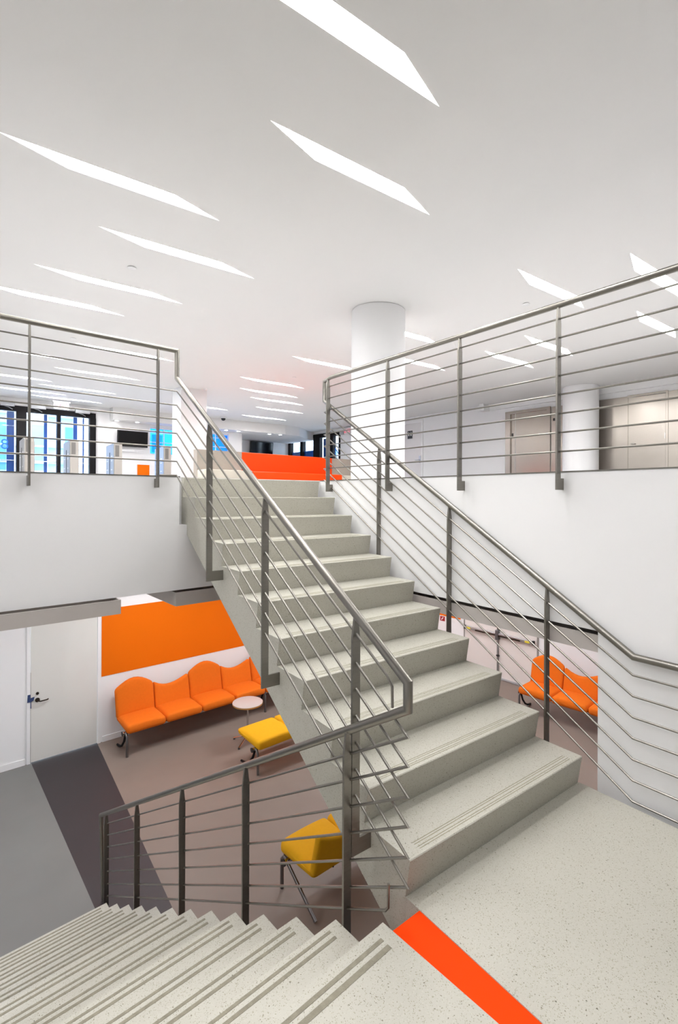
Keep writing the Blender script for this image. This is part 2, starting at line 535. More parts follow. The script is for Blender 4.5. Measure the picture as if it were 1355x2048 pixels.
# lid above the slots keeps daylight out
struct('ceiling_deck', box(-5.2, 13.6, -4.35, 19.5, Z_CEIL + 0.12, Z_CEIL + 0.2), CEILM, label='white deck over the ceiling void')

for i, q in enumerate(quads):
    c = (q[0] + q[2]) / 2
    z = Z_CEIL - drop(c)
    nm = 'slot_light' if i < len(SLOTS) else 'slot_light_offscreen'
    cb, ca = FR('B', W('L', c.x, c.y, 0)), FR('A', W('L', c.x, c.y, 0))
    if i >= len(SLOTS):
        where = 'beyond the stairwell railings'
    elif cb.x > 3.6 and ca.y < 9:
        where = 'over the right balcony walkway'
    elif cb.x > 3.6:
        where = 'over the orange bench and far lobby'
    elif ca.y > 9.2:
        where = 'over the turnstiles and glass entrance'
    else:
        where = 'over the open stairwell'
    t = Thing(nm, 'glowing white parallelogram light slot in the ceiling ' + where, 'ceiling light', 'L', (c.x, c.y, z), 'slot lights ' + where)
    H = 0.045
    V, F = [], []
    for p in q:
        V += [(p.x, p.y, Z_CEIL - drop(p)), (p.x, p.y, z + H)]
    for k in range(4):
        a, b = 2 * k, 2 * ((k + 1) % 4)
        F.append((a, a + 1, b + 1, b))
    t.part('housing', (V, F), CEILM)
    t.part('diffuser', ([(p.x, p.y, z + H) for p in q], [(0, 3, 2, 1)]), SLOT)

# lamps on the underside of the upper floor, lighting the lower lobby
for x, y in ((0.3, 6.3), (3.0, 7.2), (5.6, 6.6), (7.6, 4.6), (7.6, 2.2), (-2.5, 6.3), (8.3, 7.3)):
    t = Thing('soffit_lamp_offscreen', 'rectangular ceiling lamp set under the upper floor above the lower lobby', 'ceiling light', 'A', (x, y, 3.17), 'lamps under the upper floor')
    t.part('frame', join(box(x - 0.62, x + 0.62, y - 0.17, y - 0.15, 3.17, 3.2125), box(x - 0.62, x + 0.62, y + 0.15, y + 0.17, 3.17, 3.2125), box(x - 0.62, x - 0.6, y - 0.15, y + 0.15, 3.17, 3.2125), box(x + 0.6, x + 0.62, y - 0.15, y + 0.15, 3.17, 3.2125)), WHITE)
    t.part('diffuser', box(x - 0.6, x + 0.6, y - 0.15, y + 0.15, 3.18, 3.2120), LOWL)

# ================================================================== STAIR FLIGHTS
XL, XR, Y0, T1 = 1.5473, 3.0182, 1.5473, 0.2860
UND = 0.028
nos = lambda y: Z_LAND + RISE + (y - Y0) / T1 * RISE
SOF = 0.457
fu = Thing('stair_flight', 'pale speckled terrazzo flight of steps rising from the landing to the upper floor', 'stairs', 'U', (2.28, Y0, Z_LAND))
CH = 0.004
for k in range(1, 12):
    y, z = Y0 + (k - 1) * T1, Z_LAND + k * RISE
    yb = y + UND
    y1 = (y + T1 + UND) if k < 11 else y + 0.062
    poly = [(yb, z - RISE), (y, z - CH), (y + CH, z), (y1, z), (y1, nos(y1) - SOF), (yb, nos(yb) - SOF)]
    s = fu.part('step', prism_x(poly, XL, XR), TZ)
    if k < 11:
        for a in (0.028, 0.041, 0.060, 0.073):
            fu.part('grip_groove', box(XL + 0.09, XR - 0.09, y + a, y + a + 0.0035, z, z + 0.0008), GRIP2, parent=s)

X2, Y2, T2 = 1.5128, 1.4052, 0.2970
LW = 1.75
nos2 = lambda y: Z_LAND - (y - Y2) / T2 * RISE
fl2 = Thing('stair_flight', 'pale terrazzo flight of steps descending from the landing to the lower floor', 'stairs', 'L', (X2 - LW / 2, Y2 + 12 * T2, 0))
for k in range(1, 13):
    yn, z = Y2 + k * T2, Z_LAND - k * RISE          # nosing of this step (far edge)
    ys = yn - T2 - UND                               # back of the tread, under the step above
    bot = lambda yy: max(0.0, nos2(yy) - 0.42)
    poly = [(ys, z), (yn - CH, z), (yn, z - CH), (yn - UND, z - RISE), (yn - UND, bot(yn - UND)), (ys, bot(ys))]
    if k == 12:
        poly = [(ys, z), (yn - CH, z), (yn, z - CH), (yn - UND, 0.0), (ys, 0.0)]
    s = fl2.part('step', prism_x(poly, X2 - LW, X2), TZL)
    for a, b in ((0.028, 0.042), (0.064, 0.080)):
        fl2.part('grip_strip', box(X2 - LW + 0.1, X2 - 0.06, yn - b, yn - a, z, z + 0.0012), GRIP, parent=s)

# landing: two terrazzo fields and the orange wedge between them
ld = Thing('stair_landing', 'wide speckled terrazzo half landing split by a bright orange wedge', 'landing', 'A', (1.6, 0.0, 0))
def A2(fr, x, y):
    return a_of(fr, x, y)
zt, zb = Z_LAND, Z_LAND - 0.28
near = -3.6
yl = Y0 + UND - 0.0005
ld.part('terrazzo_field', prism_z([A2('U', XL, yl), A2('U', XR, yl), A2('U', XR + 0.012, yl), A2('U', XR + 0.012, near), A2('U', XL, near)], Z_LAND - 0.262, zt), TZL)
lf = ld.part('terrazzo_field', prism_z([A2('L', X2, Y2), A2('L', X2, near), A2('L', X2 - LW, near), A2('L', X2 - LW, Y2)], zb, zt), TZL)
for a, b in ((0.045, 0.062), (0.082, 0.104)):
    P = [A2('L', X2 - 0.06, Y2 - a), A2('L', X2 - LW + 0.1, Y2 - a), A2('L', X2 - LW + 0.1, Y2 - b), A2('L', X2 - 0.06, Y2 - b)]
    ld.part('grip_strip', prism_z(P, zt, zt + 0.0012), GRIP, parent=lf)
wl, wrr = FR('A', Vector((0.226, 2.021, 0))), FR('A', Vector((0.350, 2.120, 0)))
ld.part('orange_wedge', prism_z([(wl.x, wl.y), (wrr.x, wrr.y), A2('U', XL + 0.004, 1.40), A2('U', XL + 0.004, near), A2('L', X2 - 0.004, near), A2('L', X2 - 0.004, 1.30)], zb, zt - 0.004), WEDGE, label='bright orange wedge-shaped infill panel')

# ================================================================== RAILINGS
def post_mesh(x, y, z0, z1, wide, foot=0.0, thick=0.012, w=0.046, footh=0.075):
    """flat bar, wide along 'x' or 'y', pointed top; the foot turns sideways by |foot| in the sign's direction"""
    h = w / 2
    zt_ = z1 - 0.105
    s = 1 if foot >= 0 else -1
    f = abs(foot)
    bar = [(-h, z0), (h, z0), (h, zt_), (0.010, z1), (-0.010, z1), (-h, zt_)]
    toe = [(s * h, z0), (s * (h + f), z0), (s * (h + f), z0 + footh), (s * h, z0 + footh)]
    out = []
    for prof in (bar, toe):
        if wide == 'x':
            out.append(prism_y([(x + a, z) for a, z in prof], y - thick / 2, y + thick / 2))
        else:
            out.append(prism_x([(y + a, z) for a, z in prof], x - thick / 2, x + thick / 2))
    return out

RB, RH = 0.0062, 0.0205

def to(fr_from, fr_to, p):
    q = FR(fr_to, W(fr_from, *p))
    return (q.x, q.y, q.z)


def conv(vf, a, b):
    return [to(a, b, v) for v in vf[0]], vf[1]

def add_post(t, fr, x, y, z0, z1, wide, foot):
    bar, toe = post_mesh(x, y, z0, z1, wide, foot)
    p = t.part('post', conv(bar, fr, t.fr), STEEL)
    if foot:
        t.part('bracket', conv(toe, fr, t.fr), STEEL, parent=p)

def lerp(a, b, t): return a + (b - a) * t

# ---------- inner railing: left balcony + left side of upper flight + lower flight
XI = XL - 0.07
ri = Thing('steel_railing', 'steel railing along the left balcony and down between both stair flights', 'railing', 'U', (XI, Y0, Z_LAND))
YB, XB = 4.147, 1.718
CT = to('A', 'U', (XB, YB, 0))
cor = FR('U', Vector((0.288, 2.052, 0)))
CU = (cor.x, cor.y)
HB = 1.08
def Lp(y, z): return to('L', 'U', (1.563, y, z))
def Ap(x, z): return to('A', 'U', (x, YB, z))
ri.part('handrail', tube([Ap(-4.6, Z_UP + HB), (CT[0], CT[1], Z_UP + HB), (CT[0], CT[1], 5.045), (CU[0], CU[1], 3.270), (CU[0], CU[1], 3.158), Lp(5.309, 0.818), Lp(5.23, 0.02)], RH, 14), STEELB, smooth=True)
zl = [3.044, 2.923, 2.797, 2.674, 2.547, 2.423]
ze = [0.839, 0.725, 0.611, 0.493, 0.372, 0.250]
for j in range(1, 8):
    ztop = Z_UP + 0.132 + 0.1205 * (6 - j) if j < 7 else Z_UP + 0.012
    pts_ = [Ap(-4.6, ztop)] if j < 7 else [Ap(1.56, ztop)]
    pts_.append((CT[0], CT[1], ztop))
    if j == 1:
        pts_ += [(lerp(CU[0], CT[0], 0.04), 1.60, 3.262), (lerp(CU[0], CT[0], 0.03), 1.568, 3.225), (lerp(CU[0], CT[0], 0.03), 1.566, 3.135)]
    else:
        pts_ += [(CU[0], CU[1], zl[j - 2]), Lp(5.10, ze[j - 2])]
    ri.part('bar', tube(pts_, RB, 8), STEELB, smooth=True)
for k in (6, 7):
    z = Z_UP + 0.132 + 0.1205 * k
    ri.part('bar', tube([Ap(-4.6, z), Ap(1.56, z)], RB, 8), STEELB, smooth=True)
ri.part('bar', tube([Lp(1.421, 2.400), Lp(1.421, 2.300), Lp(1.436, 2.278), Lp(5.10, 0.133)], RB, 8), STEELB, smooth=True)
for y, z0 in ((3.546, 3.40), (2.690, 2.87), (1.816, 2.36)):
    t_ = (y - CU[1]) / (CT[1] - CU[1])
    x = lerp(CU[0], CT[0], t_)
    add_post(ri, 'U', x, y, z0, lerp(3.270, 5.045, t_) - 0.012, 'x', XL - x - 0.023)
for y in (1.681, 2.564, 3.434, 4.325):
    t_ = (y - 1.336) / (5.309 - 1.336)
    add_post(ri, 'L', 1.563, y, nos2(y) - 0.34, lerp(3.162, 0.818, t_) - 0.012, 'x', -(1.563 - 0.023 - X2))
add_post(ri, 'L', 1.563, 5.143, 0.0, 0.90, 'x', 0)
for x in (1.554, 0.630, -0.290, -1.21, -2.13, -3.05, -3.97):
    add_post(ri, 'A', x, YB, 4.105, Z_UP + HB - 0.012, 'y', 4.209 - YB - 0.023)

# ---------- outer railing: right balcony + right side of upper flight + landing
XO = XR + 0.06
ro = Thing('steel_railing', 'steel railing along the right balcony and down the wall side of the upper flight', 'railing', 'U', (XO, Y0, Z_LAND))
XBR = 3.067
def Bp(y, z): return to('B', 'U', (XBR, y, z))
PT = (XO, 4.40)
HBR = 1.079
ro.part('handrail', tube([Bp(-3.4, Z_UP + HBR), Bp(4.19, Z_UP + HBR), (PT[0], PT[1], Z_UP + HBR), (PT[0], PT[1], 5.063), (XO, 1.281, 3.117), (XO, -3.4, 3.117)], RH, 14), STEELB, smooth=True)
for j in range(1, 8):
    ztop = Z_UP + 0.132 + 0.1225 * (6 - j) if j < 7 else Z_UP + 0.012
    zbt = 3.011 - 0.1217 * (j - 1)
    pts_ = ([Bp(-3.4, ztop), Bp(4.19, ztop)] if j < 7 else []) + [(PT[0], PT[1], ztop), (XO, 1.284, zbt), (XO, -3.4, zbt)]
    ro.part('bar', tube(pts_, RB, 8), STEELB, smooth=True)
for k in (6, 7):
    z = Z_UP + 0.132 + 0.1225 * k
    ro.part('bar', tube([Bp(-3.4, z), Bp(4.19, z), (PT[0] - 0.02, PT[1] - 0.06, z)], RB, 8), STEELB, smooth=True)
for y in (3.505, 2.656, 1.817):
    add_post(ro, 'U', XO, y, nos(y) - 0.38, lerp(3.117, 5.063, (y - 1.281) / (4.40 - 1.281)) - 0.012, 'x', -(XO - 0.023 - XR))
for y in (0.30, -0.7, -1.7, -2.7):
    add_post(ro, 'U', XO, y, Z_LAND - 0.09, 3.105, 'x', -(XO - 0.023 - XR - 0.012))
for i, y in enumerate((4.238, 3.319, 2.501, 1.702, 0.85, 0.0, -0.85, -1.7, -2.55)):
    add_post(ro, 'B', XBR, y, 4.085, Z_UP + HBR - 0.012, 'x', 3.127 - XBR - 0.023)

# ================================================================== LIGHT TROUGHS UNDER THE FASCIA
def trough(t, x0, x1, y0, y1, z0, z1, ends=(True, True), axis='x'):
    th = 0.010
    t.part('front_plate', box(x0, x1, y0, y0 + th, z0, z1), GREYMETAL)
    t.part('bottom_plate', box(x0, x1, y0 + th, y1, z0, z0 + th), GREYMETAL)
    t.part('back_plate', box(x0, x1, y1 - th, y1, z0 + th, z1 - 0.014), GREYMETAL)
    for e, x in zip(ends, (x0, x1 - th)):
        if e:
            t.part('end_plate', box(x, x + th, y0 + th, y1 - th, z0 + th, z1), GREYMETAL)
t = Thing('fascia_trough', 'long grey metal light trough hanging under the left balcony above the white door', 'light trough', 'A', (-1.5, 4.2, 3.107))
trough(t, -4.9, 1.252, 4.108, 4.33, 3.100, 3.211)
t = Thing('fascia_trough', 'short grey light trough under the stair head before the orange wall', 'light trough', 'A', (2.4, 4.4, 3.07))
trough(t, 1.742, 3.25, 4.215, 4.95, 3.070, 3.190)
t = Thing('fascia_trough', 'grey metal light trough under the right balcony fascia above the double doors', 'light trough', 'B', (3.2, 3.0, 3.085))
th = 0.010
t.part('front_plate', box(3.128, 3.138, 1.474, 4.40, 3.080, 3.186), GREYMETAL)
t.part('bottom_plate', box(3.138, 3.36, 1.474, 4.40, 3.080, 3.090), GREYMETAL)
t.part('back_plate', box(3.35, 3.36, 1.474, 4.40, 3.090, 3.20), GREYMETAL)

# ================================================================== LOWER LOBBY
# painted orange rectangles
single('wall_panel', box(2.345, XW - 0.001, YW - 0.006, YW - 0.0005, 1.07, 2.17), ORW, 'big flat orange rectangle on the lower wall above the orange sofa', 'wall panel')
single('wall_panel', box(XW - 0.006, XW - 0.0005, 7.06, YW - 0.007, 1.115, 2.17), ORW, 'small stretch of orange wall panel beside the cream double doors', 'wall panel')
t = Thing('fire_sign', 'small dark red square sign with a white slash under the orange panel', 'sign', 'A', (XW, 7.60, 0.97))
p = t.part('plate', box(XW - 0.008, XW - 0.0005, 7.52, 7.66, 0.985, 1.095), RED)
t.part('slash', prism_x([(7.555, 1.07), (7.575, 1.08), (7.63, 1.015), (7.61, 1.005)], XW - 0.010, XW - 0.008), PAPER, parent=p)
single('paper_notice', box(XW - 0.004, XW - 0.0005, 7.20, 7.32, 0.99, 1.06), PAPER, 'small white notice on the wall left of the cream double doors', 'notice')

# single door in the lower wall
d = struct('door_1', box(1.352, 2.278, YW - 0.006, YW + 0.035, 0.012, 2.095), DOORW, label='plain white door in the lower wall')
def ds(name, vf, m, smooth=False, parent=None):
    o = mk(name, vf, m, smooth)
    o.parent = parent
    return o
ds('door_frame', join(box(1.30, 1.345, YW - 0.018, YW + 0.06, 0, 2.13), box(2.285, 2.33, YW - 0.018, YW + 0.06, 0, 2.13), box(1.345, 2.285, YW - 0.018, YW + 0.06, 2.10, 2.13)), WHITE, parent=d)
def ycyl(x, z, r, y0, y1, n=16):
    v, f = lathe(x, z, [(r, y0), (r, y1)], n)
    return [(q[0], q[2], q[1]) for q in v], [g[::-1] for g in f]
lv = ds('lever_rose', ycyl(1.437, 0.935, 0.032, YW - 0.020, YW - 0.006), BRONZE, True, d)
ds('lever', tube([(1.437, YW - 0.02, 0.935), (1.437, YW - 0.06, 0.932), (1.47, YW - 0.066, 0.922), (1.56, YW - 0.062, 0.925), (1.575, YW - 0.055, 0.932)], 0.0095, 8), BRONZE, True, lv)
ds('deadbolt', ycyl(1.437, 1.033, 0.021, YW - 0.018, YW - 0.006), BRONZE, True, d)
ds('weather_strip', box(1.345, 1.3515, YW - 0.010, YW + 0.03, 0.012, 1.36), mat('grey_seal', (0.30, 0.29, 0.26), 0.6), parent=d)
t = Thing('tape_strip', 'scrap of blue tape stuck across the edge of the white door', 'tape', 'A', (1.34, YW, 0.93))
t.part('strip', prism_y([(1.303, 0.925), (1.345, 0.925), (1.345, 1.04), (1.310, 1.04)], YW - 0.0215, YW - 0.0185), TAPE)
t.part('flap', prism_y([(1.345, 0.925), (1.385, 0.94), (1.400, 0.995), (1.345, 0.985)], YW - 0.0215, YW - 0.0185), TAPE)
t.part('tail', prism_y([(1.345, 0.83), (1.356, 0.83), (1.356, 0.925), (1.345, 0.925)], YW - 0.0215, YW - 0.0185), TAPE)

# double doors with panic bars
d2 = struct('door_2', join(box(XW - 0.004, XW + 0.04, 6.065, 6.935, 0.03, 2.10), box(XW - 0.004, XW + 0.04, 5.165, 6.045, 0.03, 2.10)), CREAM, label='cream double doors with panic bars')
ds('door_frame', join(box(XW - 0.014, XW + 0.06, 6.94, 6.965, 0, 2.15), box(XW - 0.014, XW + 0.06, 5.12, 5.155, 0, 2.15), box(XW - 0.014, XW + 0.06, 5.155, 6.94, 2.11, 2.15)), mat('frame_grey', (0.30, 0.28, 0.26), 0.5), parent=d2)
ds('threshold', box(XW - 0.06, XW + 0.02, 5.155, 6.94, 0.0, 0.024), SILVER, parent=d2)
for s, ya, yb in ((1, 6.90, 6.09), (-1, 5.21, 6.02)):
    pb = ds('panic_bar', rbox(XW - 0.075, XW - 0.03, min(ya, yb), max(ya, yb), 0.955, 1.02, 0.01, 2), SILVER, True, d2)
    ds('push_pad', box(XW - 0.082, XW - 0.075, min(yb, yb + s * 0.52), max(yb, yb + s * 0.52), 0.955, 0.985), BRONZE, parent=pb)
    ds('yellow_tag', box(XW - 0.0785, XW - 0.075, ya - s * 0.16 if s > 0 else ya + 0.08, ya - s * 0.06 if s > 0 else ya + 0.18, 0.965, 1.005), YTAG, parent=pb)
    ds('bar_end', box(XW - 0.08, XW - 0.0305, ya - 0.02, ya + 0.02, 0.945, 1.03), BLACKP, parent=pb)
    ds('latch_case', rbox(XW - 0.095, XW - 0.004, yb - 0.045 if s > 0 else yb + 0.0, yb if s > 0 else yb + 0.045, 0.87, 1.09, 0.012, 1), mat('latch_grey', (0.17, 0.16, 0.17), 0.35, 0.6), True, d2)
    rd = ds('latch_rod', tube([(XW - 0.025, yb + s * -0.02, 0.05), (XW - 0.025, yb + s * -0.02, 2.05)], 0.008, 8), BRONZE, True, d2)
    ds('rod_guide', box(XW - 0.045, XW - 0.006, yb + s * -0.02 - 0.018, yb + s * -0.02 + 0.018, 0.50, 0.53), BLACKP, parent=rd)

# seating ----------------------------------------------------------
def wave_high(t): return 0.858 + 0.140 * sin(pi * t)
def wave_low(t): return 0.856 - 0.105 * sin(pi * t ** 0.85)

def bench(name, label, cat, at, turn, n, mod, m, back=True, depth=0.58, group=None, top=0.475, straight=False):
    t = Thing(name, label, cat, 'A', at, group, turn, local=True)
    t.part('beam', tube([(-0.03, 0.14, 0.335), (n * mod + 0.03, 0.14, 0.335)], 0.024, 12), CHROME, smooth=True)
    for xx in (-0.035, n * mod + 0.026):
        c = lathe(0, 0, [(0.036, 0), (0.036, 0.012)], 16)
        t.part('beam_cap', ([(xx + v[2], 0.14 + v[0], 0.335 + v[1]) for v in c[0]], c[1]), BLACKP, smooth=True)
    for i in range(n):
        x0, x1 = i * mod + 0.004, (i + 1) * mod - 0.004
        def dseat(x, y, z, x0=x0, x1=x1):
            u = (x - x0) / (x1 - x0)
            w = y / depth
            if z > 0.42:
                z += 0.022 * sin(pi * max(0, min(1, u))) ** 0.5 - 0.05 * max(0, w - 0.55)
            else:
                z += 0.035 * w
            return (x, y, z)
        t.part('seat_cushion', rbox(x0, x1, 0.0, depth, 0.345, top, 0.055, 5, dseat), m, smooth='all')
        if back:
            fn = wave_high if i % 2 == 0 else wave_low
            def dback(x, y, z, x0=x0, x1=x1, fn=fn):
                u = max(0, min(1, (x - x0) / (x1 - x0)))
                zt_ = fn(u)
                zb_ = 0.415 + (0.045 * sin(pi * u) if fn is wave_high else 0.0)
                w = (z - 0.42) / 0.44
                return (x, y + 0.10 * (w - 0.1), zb_ + w * (zt_ - zb_))
            t.part('back_cushion', rbox(x0, x1, depth - 0.075, depth + 0.02, 0.42, 0.86, 0.038, 8, dback), m, smooth='all')
    for xx in [0.015] + ([4 * mod] if n > 4 else []) + [n * mod - 0.015]:
        t.part('leg', tube([(xx, 0.045, 0.0), (xx, 0.045, 0.30), (xx, 0.085, 0.345), (xx, 0.16, 0.335)], 0.019, 10), GUN, smooth=True)
        t.part('leg', tube([(xx, 0.12, 0.33), (xx, 0.61, 0.018)] if straight else [(xx, 0.12, 0.33), (xx, 0.19, 0.19), (xx, 0.29, 0.085), (xx, 0.40, 0.035), (xx, 0.52, 0.017)], 0.017, 10), GUN if straight else DARKMETAL, smooth=True)
        if back:
            bx_ = xx + (0.25 if xx < n * mod / 2 else -0.25)
            t.part('back_support', tube([(bx_, 0.14, 0.335), (bx_, depth - 0.02, 0.40), (bx_, depth, 0.55)], 0.012, 8), DARKMETAL, smooth=True)
    return t

bench('modular_sofa', 'long orange sofa with wavy backrest standing along the orange-panelled wall', 'sofa', (2.50, 7.88, 0), 0, 6, 0.625, ORF)
bench('modular_sofa', 'orange sofa with wavy backrest beside the cream double doors', 'sofa', (8.60, 4.88, 0), -86.5, 4, 0.62, ORF)
bench('padded_bench', 'yellow backless padded bench next to the small round table', 'bench', (3.78, 6.16, 0), 0, 2, 0.66, YEL, back=False, depth=0.64)
bench('modular_sofa', 'yellow sofa seen from behind under the upper stair flight', 'sofa', (4.12, 4.30, 0), 180, 2, 0.62, YEL, straight=True)

t = Thing('round_table', 'small round table with grey top and chrome pedestal in front of the orange sofa', 'table', 'A', (4.175, 7.15, 0), local=True)
tp = t.part('table_top', lathe(0, 0, [(0.243, 0.632), (0.245, 0.652), (0.240, 0.655)], 40), TABLE, smooth=True)
t.part('table_edge', lathe(0, 0, [(0.238, 0.624), (0.2465, 0.628), (0.2465, 0.645), (0.243, 0.646)], 40), WOODE, parent=tp, smooth=True)
t.part('pole', lathe(0, 0, [(0.034, 0.07), (0.018, 0.085), (0.015, 0.10), (0.015, 0.60), (0.05, 0.618), (0.05, 0.626)], 16), CHROME, smooth=True)
for k in range(4):
    a = rad(28 + 90 * k)
    f_ = t.part('foot', tube([(0, 0, 0.095), (0.10 * cos(a), 0.10 * sin(a), 0.075), (0.25 * cos(a), 0.25 * sin(a), 0.022), (0.262 * cos(a), 0.262 * sin(a), 0.018)], 0.014, 8), CHROME, smooth=True)
    t.part('glide', lathe(0.255 * cos(a), 0.255 * sin(a), [(0.018, 0.0), (0.018, 0.012)], 12), BLACKP, parent=f_, smooth=True)

# ================================================================== UPPER LOBBY
def column(label, x, y, r, z1):
    t = Thing('round_column', label, 'column', 'A', (x, y, Z_UP))
    t.part('shaft', lathe(x, y, [(r, Z_UP), (r, z1 - 0.012)], 64), WHITE, smooth=True)
    t.part('reveal_joint', lathe(x, y, [(r - 0.012, z1 - 0.012), (r - 0.012, z1 + 0.005)], 64), WHITE, smooth=True)
column('thick round white column standing by the right balcony railing', 5.36, 5.35, 0.406, Z_CEIL - FOLD)
column('thick round white column in front of the steel panels beside the elevator', 12.93, 5.62, 0.42, Z_CEIL - FOLD)
t = Thing('square_pillar', 'white rectangular pillar behind the left railing near the turnstiles', 'pillar', 'A', (5.6, 12.6, Z_UP))
t.part('shaft', box(5.24, 5.95, 12.38, 12.95, Z_UP, Z_CEIL), WHITE)
t.part('baseboard', box(5.23, 5.96, 12.37, 12.38, Z_UP, Z_UP + 0.09), WHITE)

# orange bench with stone wings at the head of the stairs
t = Thing('lobby_bench', 'glossy red-orange bench with high back and stone wings facing the stair head', 'bench', 'A', (7.1, 10.0, Z_UP))
zf = Z_UP
t.part('back_panel', rbox(5.80, 8.52, 10.22, 10.42, zf, zf + 0.85, 0.02, 2), REDO, smooth=True)
t.part('seat_block', rbox(5.80, 8.48, 9.75, 10.22, zf, zf + 0.39, 0.03, 2), REDO, smooth=True)
t.part('wing', box(4.70, 5.80, 10.24, 10.42, zf, zf + 0.85), TAUPE, label='taupe stone back wing')
t.part('wing', box(8.52, 9.20, 10.24, 10.42, zf, zf + 0.85), TAUPE, label='taupe stone back wing')
t.part('wing_seat', rbox(4.70, 5.80, 9.76, 10.24, zf, zf + 0.40, 0.02, 2), CREAMST, smooth=True)
t.part('wing_seat', rbox(8.48, 9.20, 9.78, 10.24, zf, zf + 0.38, 0.02, 2), CREAMST, smooth=True)

# turnstiles
for x in (1.68, 2.50, 3.38, 4.50):
    t = Thing('turnstile', 'slim silver turnstile pedestal with slotted side behind the left balcony railing', 'turnstile', 'A', (x + 0.12, 11.95, Z_UP), 'turnstiles behind the left railing')
    t.part('casing', prism_x([(11.62, zf), (12.22, zf), (12.22, zf + 0.97), (11.66, zf + 1.0), (11.62, zf + 0.98)], x + 0.012, x + 0.175), STAND)
    sp = t.part('side_panel', prism_x([(11.64, zf + 0.02), (12.20, zf + 0.02), (12.20, zf + 0.955), (11.68, zf + 0.985), (11.64, zf + 0.97)], x, x + 0.012), SILVER)
    t.part('arm_slot', box(x - 0.003, x, 11.90, 11.95, zf + 0.10, zf + 0.80), BLACKP, parent=sp)
    for k, zz in enumerate((0.60, 0.70, 0.40)):
        t.part('side_mark', box(x - 0.003, x, 11.74, 11.83, zf + zz, zf + zz + 0.02), PAPER, parent=sp)
        t.part('side_mark', box(x - 0.003, x, 12.05, 12.14, zf + zz, zf + zz + 0.02), PAPER, parent=sp)
    t.part('reader', box(x + 0.03, x + 0.11, 11.612, 11.62, zf + 0.70, zf + 0.95), mat('reader_grey', (0.20, 0.19, 0.18), 0.4))
    t.part('reader_side', box(x + 0.175, x + 0.195, 11.70, 12.18, zf, zf + 0.93), mat('green_grey', (0.33, 0.33, 0.27), 0.45))

# entrance doors
ent = struct('window_1', join(box(1.20, 4.46, YE - 0.06, YE + 0.10, 6.50, 6.66), box(2.30, 2.55, YE - 0.08, YE + 0.10, Z_UP, 6.50), box(4.28, 4.46, YE - 0.08, YE + 0.10, Z_UP, 6.50), box(3.36, 3.46, YE - 0.06, YE + 0.10, Z_UP, 6.50), box(1.20, 1.32, YE - 0.06, YE + 0.10, Z_UP, 6.50)), DARKMETAL, label='black framed glass entrance of the upper lobby')
def pane(parent, name, vf, m):
    return ds(name, vf, m, parent=parent)
for x0, x1 in ((1.32, 2.30), (2.55, 3.36), (3.46, 4.28)):
    pane(ent, 'glass_pane', box(x0, x1, YE + 0.03, YE + 0.04, Z_UP + 0.02, 6.50), GLASS)
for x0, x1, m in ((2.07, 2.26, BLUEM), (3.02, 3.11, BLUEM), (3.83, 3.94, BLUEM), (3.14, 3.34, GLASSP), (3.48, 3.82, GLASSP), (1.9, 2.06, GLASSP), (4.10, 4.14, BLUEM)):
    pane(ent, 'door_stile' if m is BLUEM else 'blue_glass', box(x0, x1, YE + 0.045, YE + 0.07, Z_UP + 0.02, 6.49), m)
for x0, x1 in ((1.34, 2.28), (2.57, 3.34), (3.48, 4.26)):
    pane(ent, 'push_rail', tube([(x0, YE - 0.03, 5.22), (x1, YE - 0.03, 5.22)], 0.014, 8), SILVER)
    pane(ent, 'push_rail', tube([(x0, YE + 0.0, 5.05), (x1, YE + 0.0, 5.05)], 0.012, 8), SILVER)
for x0, x1 in ((1.9, 2.24), (2.65, 3.04), (3.85, 4.26)):
    c = pane(ent, 'door_closer', box(x0, x1, YE - 0.16, YE - 0.06, 6.615, 6.72), mat('closer_grey', (0.40, 0.41, 0.43), 0.45, 0.3))
    pane(c, 'closer_arm', tube([(x0 + 0.10, YE - 0.11, 6.612), (x0 + 0.20, YE - 0.14, 6.58), (x0 + 0.30, YE - 0.07, 6.54)], 0.012, 6), SILVER)
pane(ent, 'numeral', place_text_y(text_mesh('8', 0.42, 0.006), 2.02, YE + 0.02, 5.50), mat('blue_vinyl', (0.02, 0.17, 0.62), 0.4))
pane(ent, 'pull_handle', box(3.33, 3.37, YE - 0.12, YE - 0.08, 4.95, 5.25), BLACKP)

def exit_sign(label, x, y, z, face):
    t = Thing('exit_sign', label, 'exit sign', 'A', (x, y, z))
    if face == 'y':
        pl = t.part('plate', box(x - 0.20, x + 0.20, y - 0.015, y + 0.015, z, z + 0.20), PAPER)
        t.part('letters', place_text_y(text_mesh('EXIT', 0.19), x, y - 0.018, z + 0.10), EXITR, parent=pl)
        t.part('canopy', box(x - 0.24, x + 0.24, y - 0.04, y + 0.04, z + 0.20, z + 0.235), PAPER)
    else:
        pl = t.part('plate', box(x - 0.015, x + 0.015, y - 0.20, y + 0.20, z, z + 0.20), PAPER)
        t.part('letters', place_text_x(text_mesh('EXIT', 0.19), x - 0.018, y, z + 0.10), EXITR, parent=pl)
        t.part('canopy', box(x - 0.04, x + 0.04, y - 0.24, y + 0.24, z + 0.20, z + 0.235), PAPER)
exit_sign('red EXIT sign hanging over the black framed glass entrance', 3.38, 16.8, 6.62, 'y')
exit_sign('red EXIT sign beside the storefront windows at the far end', 13.3, 15.0, 6.56, 'x')
t = Thing('exit_sign', 'blank white exit sign box hanging near the elevator', 'exit sign', 'A', (13.15, 8.55, 6.66))
t.part('plate', box(13.0, 13.30, 8.50, 8.72, 6.63, 6.78), PAPER)
t.part('canopy', box(13.03, 13.27, 8.53, 8.69, 6.78, Z_CEIL - FOLD), PAPER)

